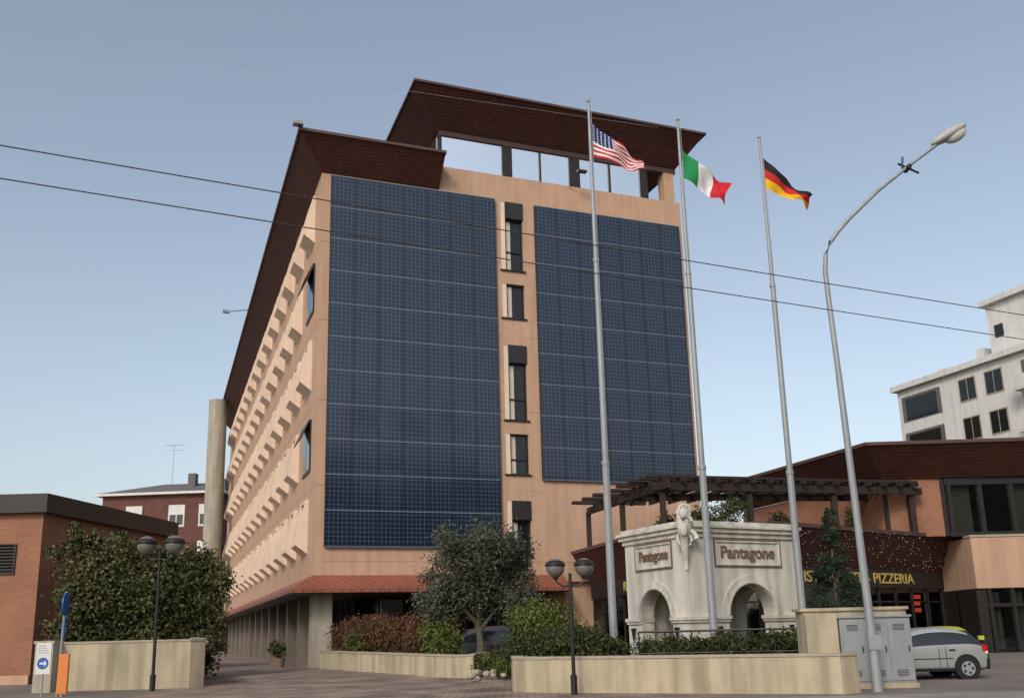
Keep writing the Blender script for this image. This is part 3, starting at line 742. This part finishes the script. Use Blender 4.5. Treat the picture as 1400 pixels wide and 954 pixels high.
# ------------------------------------------------------------------ foliage
def leaves(name,parent,blobs,n,size,m,seed=1,off=(0,0,0),sig=.13,per=45,power=.42,aspect=.5,zmin=None):
    rng=np.random.default_rng(seed); nb=len(blobs)
    B=np.array([b[:6] for b in blobs],float); vol=(B[:,3]*B[:,4]*B[:,5])**.75; pr=vol/vol.sum()
    nc=max(4,n//per); bi=rng.choice(nb,nc,p=pr)
    dr=rng.normal(size=(nc,3)); dr/=np.linalg.norm(dr,axis=1)[:,None]
    rr=rng.random(nc)**power*(1+.10*rng.normal(size=nc))
    c=B[bi,:3]+dr*rr[:,None]*B[bi,3:6]
    ci=rng.integers(0,nc,n); sg_=sig*(B[bi[ci],3:6].mean(axis=1))*(.6+.8*rng.random(nc)[ci])
    p=c[ci]+rng.normal(size=(n,3))*sg_[:,None]
    if zmin is not None: p[:,2]=np.maximum(p[:,2],zmin+rng.random(n)*.1)
    p-=np.array(off)
    a=rng.normal(size=(n,3)); a/=np.linalg.norm(a,axis=1)[:,None]
    b=np.cross(a,rng.normal(size=(n,3))); b/=np.linalg.norm(b,axis=1)[:,None]
    s=size*(.6+.8*rng.random(n))[:,None]
    V=np.stack([p-a*s,p+b*s*aspect,p+a*s,p-b*s*aspect],axis=1).reshape(-1,3)
    me=bpy.data.meshes.new(name); me.vertices.add(4*n); me.vertices.foreach_set('co',V.ravel())
    me.loops.add(4*n); me.loops.foreach_set('vertex_index',np.arange(4*n,dtype=np.int32))
    me.polygons.add(n); me.polygons.foreach_set('loop_start',np.arange(0,4*n,4,dtype=np.int32)); 
    me.update(calc_edges=True); me.validate()
    me.materials.append(m); o_=bpy.data.objects.new(name,me); COL.objects.link(o_)
    if parent: o_.parent=parent
    return o_
LOL=leafmat('olive_leaf',(.028,.034,.020),(.075,.085,.055),(.14,.155,.105))
LBU=leafmat('bush_leaf',(.025,.038,.010),(.075,.095,.022),(.15,.17,.035))
LHG=leafmat('hedge_leaf',(.018,.026,.009),(.050,.062,.020),(.10,.115,.035))
LTH=leafmat('vine_leaf',(.022,.026,.010),(.070,.075,.026),(.15,.14,.055),.6)
LRD=leafmat('red_hedge_leaf',(.05,.022,.015),(.13,.05,.03),(.10,.11,.035))
LCO=leafmat('conifer_leaf',(.010,.020,.012),(.022,.040,.022),(.045,.07,.035))
LYE=leafmat('yellow_leaf',(.10,.12,.02),(.35,.30,.03),(.55,.42,.05))
OT=empty('olive_tree',(-1.45,37,.7)); off=(-1.45,37,.7)
t=Part('trunk',OT,BARK,off)
t.tube([(-1.45,37,.5),(-1.42,37,1.2),(-1.5,37.05,1.9),(-1.4,37,2.6)],[.20,.15,.13,.11],10)
rnd=random.Random(5)
for i in range(12):
    a_=i*2.4; L1=rnd.uniform(1.0,1.8); zs=rnd.uniform(1.7,2.6)
    pts=[(-1.45,37,zs),(-1.45+.45*L1*math.cos(a_),37+.45*L1*math.sin(a_),zs+.7),(-1.45+L1*math.cos(a_),37+L1*math.sin(a_),zs+rnd.uniform(1.0,2.4))]
    t.tube(pts,[.08,.05,.02],7)
t.build(smooth=True)
bl=[(-1.4,37,3.9,1.6,1.6,1.5)]
for i in range(18):
    a_=i*2.4; rr_=rnd.uniform(1.0,1.9); bl.append((-1.35+rr_*math.cos(a_),37+rr_*math.sin(a_),rnd.uniform(2.8,4.9),rnd.uniform(.55,.9),rnd.uniform(.55,.9),rnd.uniform(.5,.8)))
bl.append((-1.2,37,5.15,.9,.9,.75))
leaves('crown',OT,bl,32000,.075,LOL,3,off,sig=.2,aspect=.38)
bl=[]
for i in range(24):
    f_=i/23; x=-17.2+4.9*f_; y=36.2+1.3*f_; top=6.0-.9*f_+.35*math.sin(i*1.7)
    for z in (1.4,2.5,3.6): bl.append((x+rnd.uniform(-.35,.35),y+rnd.uniform(-.3,.2),z+rnd.uniform(-.4,.4),rnd.uniform(.55,.85),.7,rnd.uniform(.6,.9)))
    bl.append((x+rnd.uniform(-.3,.3),y,top-1.0,.6,.6,.7))
    if i%2==0: bl.append((x+rnd.uniform(-.3,.3),y,top-.45+rnd.uniform(-.3,.25),.35,.35,.40))
bl.append((-12.2,37.6,2.2,.7,.6,1.2)); bl.append((-11.9,37.6,3.6,.6,.5,.9)); bl.append((-17.5,36.3,5.4,.4,.4,.7))
leaves('tall_shrub',None,bl,66000,.08,LTH,4,sig=.26,aspect=.55,per=70)
bl=[]
for i in range(15):
    f_=i/14; x=-8.3+6.4*f_*.80; y=43.9-8.6*f_*.80; bl.append((x+.3,y+.3,1.5+rnd.uniform(-.1,.2),.65,.65,.85))
leaves('red_hedge',None,bl,26000,.06,LRD,5,sig=.2,zmin=.75)
leaves('shrub',None,[(-6.6,41.6,1.4,.8,.8,.55),(-3.0,36.6,1.5,.7,.7,.7),(-2.6,36.0,1.2,.6,.6,.5)],9000,.06,LBU,6,sig=.2,zmin=.75)
leaves('round_bush',None,[(.72,30,1.75,1.0,.95,.85),(.5,30,2.1,.6,.6,.45),(1.1,30,1.5,.9,.8,.6)],16000,.055,LBU,7,sig=.18)
leaves('spreading_bush',None,[(0.7,28.3,1.15,1.1,.7,.45),(1.9,27.9,1.2,1.1,.7,.50),(2.4,28,1.0,.6,.6,.4)],17000,.05,LHG,8,sig=.16,zmin=.8)
bl=[(3.9+i*.55,28.3-.18*i+rnd.uniform(-.3,.3),.95+rnd.uniform(0,.25),.5,.45,.36) for i in range(8)]
leaves('juniper_shrub',None,bl,16000,.05,LHG,9,sig=.2,zmin=.55)
leaves('flower_shrub',None,[(8.1,28.2,1.15,.35,.35,.28)],1800,.04,LYE,10,sig=.25)
CT=empty('conifer_tree',(10.8,32,0)); off=(10.8,32,0)
t=Part('trunk',CT,BARK,off); t.tube([(10.8,32,0),(10.8,32,5.2)],[.12,.02],8); t.build()
bl=[]
for i in range(80):
    h_=rnd.random()**1.1; z=.9+4.6*h_; R_=1.1*(1-h_)+.06; a_=rnd.random()*6.28; bl.append((10.8+R_*.75*math.cos(a_),32+R_*.75*math.sin(a_),z-.15*R_,.14+.30*R_,.14+.30*R_,.13))
bl.append((10.8,32,5.5,.07,.07,.25))
leaves('crown',CT,bl,26000,.05,LCO,11,off,sig=.25,aspect=.3)
leaves('terrace_plants',None,[(8.0,39.6,6.0,.9,.5,.6),(9.3,39.8,6.4,.7,.5,.7),(6.6,40.5,6.0,.6,.6,.5),(11.5,40.4,6.0,.5,.4,.5),(15.3,42.2,6.1,.3,.3,.6)],8000,.06,LHG,12,sig=.22)
for i,(x,y) in enumerate(((-11.6,46.6),(-12.8,50.5))):
    e_=empty('potted_plant',(x,y,.28)); p_=Part('pot',e_,mat('pot_clay',(.22,.15,.11),.8)); p_.tube([(0,0,0),(0,0,.45)],[.22,.30],14); p_.build()
    leaves('leaves',e_,[(0,0,.85,.33,.33,.42)],1300,.06,LBU,20+i)
bl=[(-60+i*6+rnd.uniform(-2,2),138+rnd.uniform(-6,6),4.0,4,3,3.6) for i in range(8)]
leaves('distant_trees',None,bl,12000,.35,LHG,13,sig=.2)
rk=Part('rock_garden_stones',None,CAP)
for i in range(26):
    rr_=rnd.uniform(.08,.2); rk.ell((rnd.uniform(-1.6,.2),rnd.uniform(31.5,35),.12+rnd.uniform(0,.2)),(rr_*1.3,rr_,rr_*.8),7,5,0,Matrix.Rotation(rnd.random()*3,3,'Z'))
rk.build()
leaves('rockery_plants',None,[(-1.0,34.3,.6,.8,.5,.35),(-.3,32.6,.5,.5,.5,.3)],3500,.05,LBU,14,sig=.2,zmin=.1)

# ------------------------------------------------------------------ cars
def car(name,loc,rotz,paint,L=3.95,Wd=1.68,Hh=1.47,van=False):
    e_=empty(name,loc,rotz)
    if van:  st=[(0,.50,.52,0),(.12,.66,.70,0),(.55,.86,.88,0),(.95,.98,1.02,1),(1.85,1.02,1.60,1),(2.8,1.04,1.72,1),(3.7,1.05,1.70,1),(4.35,1.06,1.58,1),(4.6,1.02,1.08,0),(4.68,.70,.74,0)]
    else: st=[(0,.48,.50,0),(.10,.62,.66,0),(.45,.76,.80,0),(1.0,.90,.93,1),(1.75,.93,1.38,1),(2.4,.95,1.47,1),(3.0,.97,1.44,1),(3.45,1.0,1.33,1),(3.80,.98,1.02,0),(3.93,.66,.70,0)]
    hw=Wd/2; vs=[];fs=[];ms=[]; n=len(st)
    NP=14
    for i,(x,zb,zr,g_) in enumerate(st):
        tp=1-.16*max(0,(.5-x)/.5)**1.5-.10*max(0,(x-(L-.4))/.4)**2
        wr=hw*(.78 if g_ and zr-zb>.2 else .93)*tp; h_=hw*tp
        half=[(h_*.90,.20),(h_,.34),(h_*1.0,.58 if zb>.6 else zb*.9),(h_*.97,zb),(wr,zb+(zr-zb)*.86),(wr*.86,zr-.015),(wr*.4,zr+.012)]
        for y,z in half: vs.append((x,-y,z))
        for y,z in reversed(half): vs.append((x,y,z))
    for i in range(n-1):
        g0,g1=st[i][3],st[i+1][3]
        for k_ in range(NP):
            k2=(k_+1)%NP; fs.append((i*NP+k_,(i+1)*NP+k_,(i+1)*NP+k2,i*NP+k2))
            side=k_ in (3,9); topf=k_ in (4,5,6,7,8)
            tall=st[i][2]-st[i][1]>.2 and st[i+1][2]-st[i+1][1]>.2
            m_=0
            if side and (tall or (g0 and g1)): m_=1
            if topf and ((g0 and g1 and st[i+1][2]-st[i][2]>.3) or (g0 and st[i][2]-st[i+1][2]>.25)): m_=1
            if side and g0 and not g1: m_=1
            ms.append(m_)
    fs.append(tuple(range(NP))); ms.append(0); fs.append(tuple(reversed(range((n-1)*NP,n*NP)))); ms.append(0)
    b=Part('body',e_,[paint,WIN]); b.v=vs;b.f=fs;b.m=ms; o_=b.build(smooth='full'); 
    sb=o_.modifiers.new('s','SUBSURF'); sb.levels=1; sb.render_levels=2
    d_=Part('details',e_,[paint,BLACK,RED,WHITE])
    wx=(.72,L-.72)
    for sg_ in (-1,1):
        d_.box(1.05,L-1.05,sg_*hw-.01,sg_*hw+.012,.24,.32,1); d_.box(1.15,L-1.1,sg_*hw-.005,sg_*hw+.008,.57,.595,1)
        d_.box(st[3][0]+1.75,st[3][0]+1.93,sg_*hw-.01,sg_*hw+.02,.80,.84,1)
        d_.box(L-.20,L-.045,sg_*hw*.80-.12,sg_*hw*.80+.10,.76,.94,2); d_.box(.03,.2,sg_*hw*.70-.16,sg_*hw*.70+.16,.56,.68,3)
        d_.box(st[3][0]+.2,st[3][0]+.38,sg_*(hw+.10)-.09,sg_*(hw+.10)+.09,.98,1.12,0)
        for px in (st[3][0]+.25,st[3][0]+1.45,L-1.3): d_.box(px-.008,px+.008,sg_*hw-.005,sg_*hw+.004,.34,.9,1)
    d_.box(L-.06,L+.02,-.26,.26,.55,.67,3); d_.box(-.04,.1,-.7,.7,.26,.42,1); d_.box(L-.1,L+.02,-.7,.7,.26,.40,1)
    d_.build(bevel=.012)
    w_=Part('wheels',e_,[RUB,GALV])
    for x in wx:
        for sg_ in (-1,1):
            y=sg_*(hw-.10)
            w_.tube([(x,y-.13,.33),(x,y+.112,.33)],.37,26,0)
            w_.tube([(x,y-.115,.30),(x,y+.135,.30)],.30,26,0)
            yo=sg_*(hw+.045)
            w_.tube([(x,sg_*(hw-.05),.30),(x,yo,.30)],.20,20,1)
            for k_ in range(5):
                a_=k_*2*math.pi/5; cx=x+.125*math.cos(a_); cz=.30+.125*math.sin(a_)
                w_.tube([(cx,yo-sg_*.01,cz),(cx,yo+sg_*.006,cz)],.040,8,0)
    w_.build(smooth=True)
    return e_
car('parked_car',(9.55,28.2,0.02),math.radians(3),SILVER)
car('parked_car',(14.75,31.8,0.02),math.radians(80),GREEN)
car('parked_van',(-4.1,41.6,.24),math.radians(12),GREYC,4.68,1.8,1.72,True)

# ------------------------------------------------------------------ camera
cd_=bpy.data.cameras.new('camera'); cam=bpy.data.objects.new('camera',cd_); COL.objects.link(cam)
cd_.sensor_width=36; cd_.lens=36*1273/1400; cd_.shift_y=.07; cd_.clip_end=6000
M_=Matrix.Rotation(math.radians(90+12.86),4,'X')@Matrix.Rotation(math.radians(-1.44),4,'Z')
cam.matrix_world=Matrix.Translation((0,0,1.6))@M_
S.camera=cam
# ------------------------------------------------------------------ light
el=math.radians(36); az=Vector((-.36,-.93)).normalized()
wd=bpy.data.worlds.new('World'); S.world=wd; wd.use_nodes=True; nt=wd.node_tree; bg=nt.nodes['Background']
sky=nt.nodes.new('ShaderNodeTexSky'); sky.sky_type='NISHITA'; sky.sun_disc=False; sky.sun_elevation=el
sky.sun_rotation=math.atan2(az.x,az.y); sky.air_density=1.2; sky.dust_density=2.6; sky.ozone_density=1.5
hs=nt.nodes.new('ShaderNodeHueSaturation'); hs.inputs['Saturation'].default_value=.68; hs.inputs['Value'].default_value=1.12; hs.inputs['Hue'].default_value=.497
nt.links.new(sky.outputs[0],hs.inputs['Color'])
nt.links.new(hs.outputs[0],bg.inputs[0]); bg.inputs[1].default_value=.15
sl_=bpy.data.lights.new('sun','SUN'); so=bpy.data.objects.new('sun',sl_); COL.objects.link(so)
sl_.energy=1.45; sl_.angle=math.radians(12); sl_.color=(1,.92,.82)
sd=Vector((az.x*math.cos(el),az.y*math.cos(el),math.sin(el)))
so.rotation_euler=sd.to_track_quat('Z','Y').to_euler(); so.location=(0,-20,40)
S.view_settings.view_transform='Standard'; S.view_settings.look='None'; S.view_settings.exposure=0
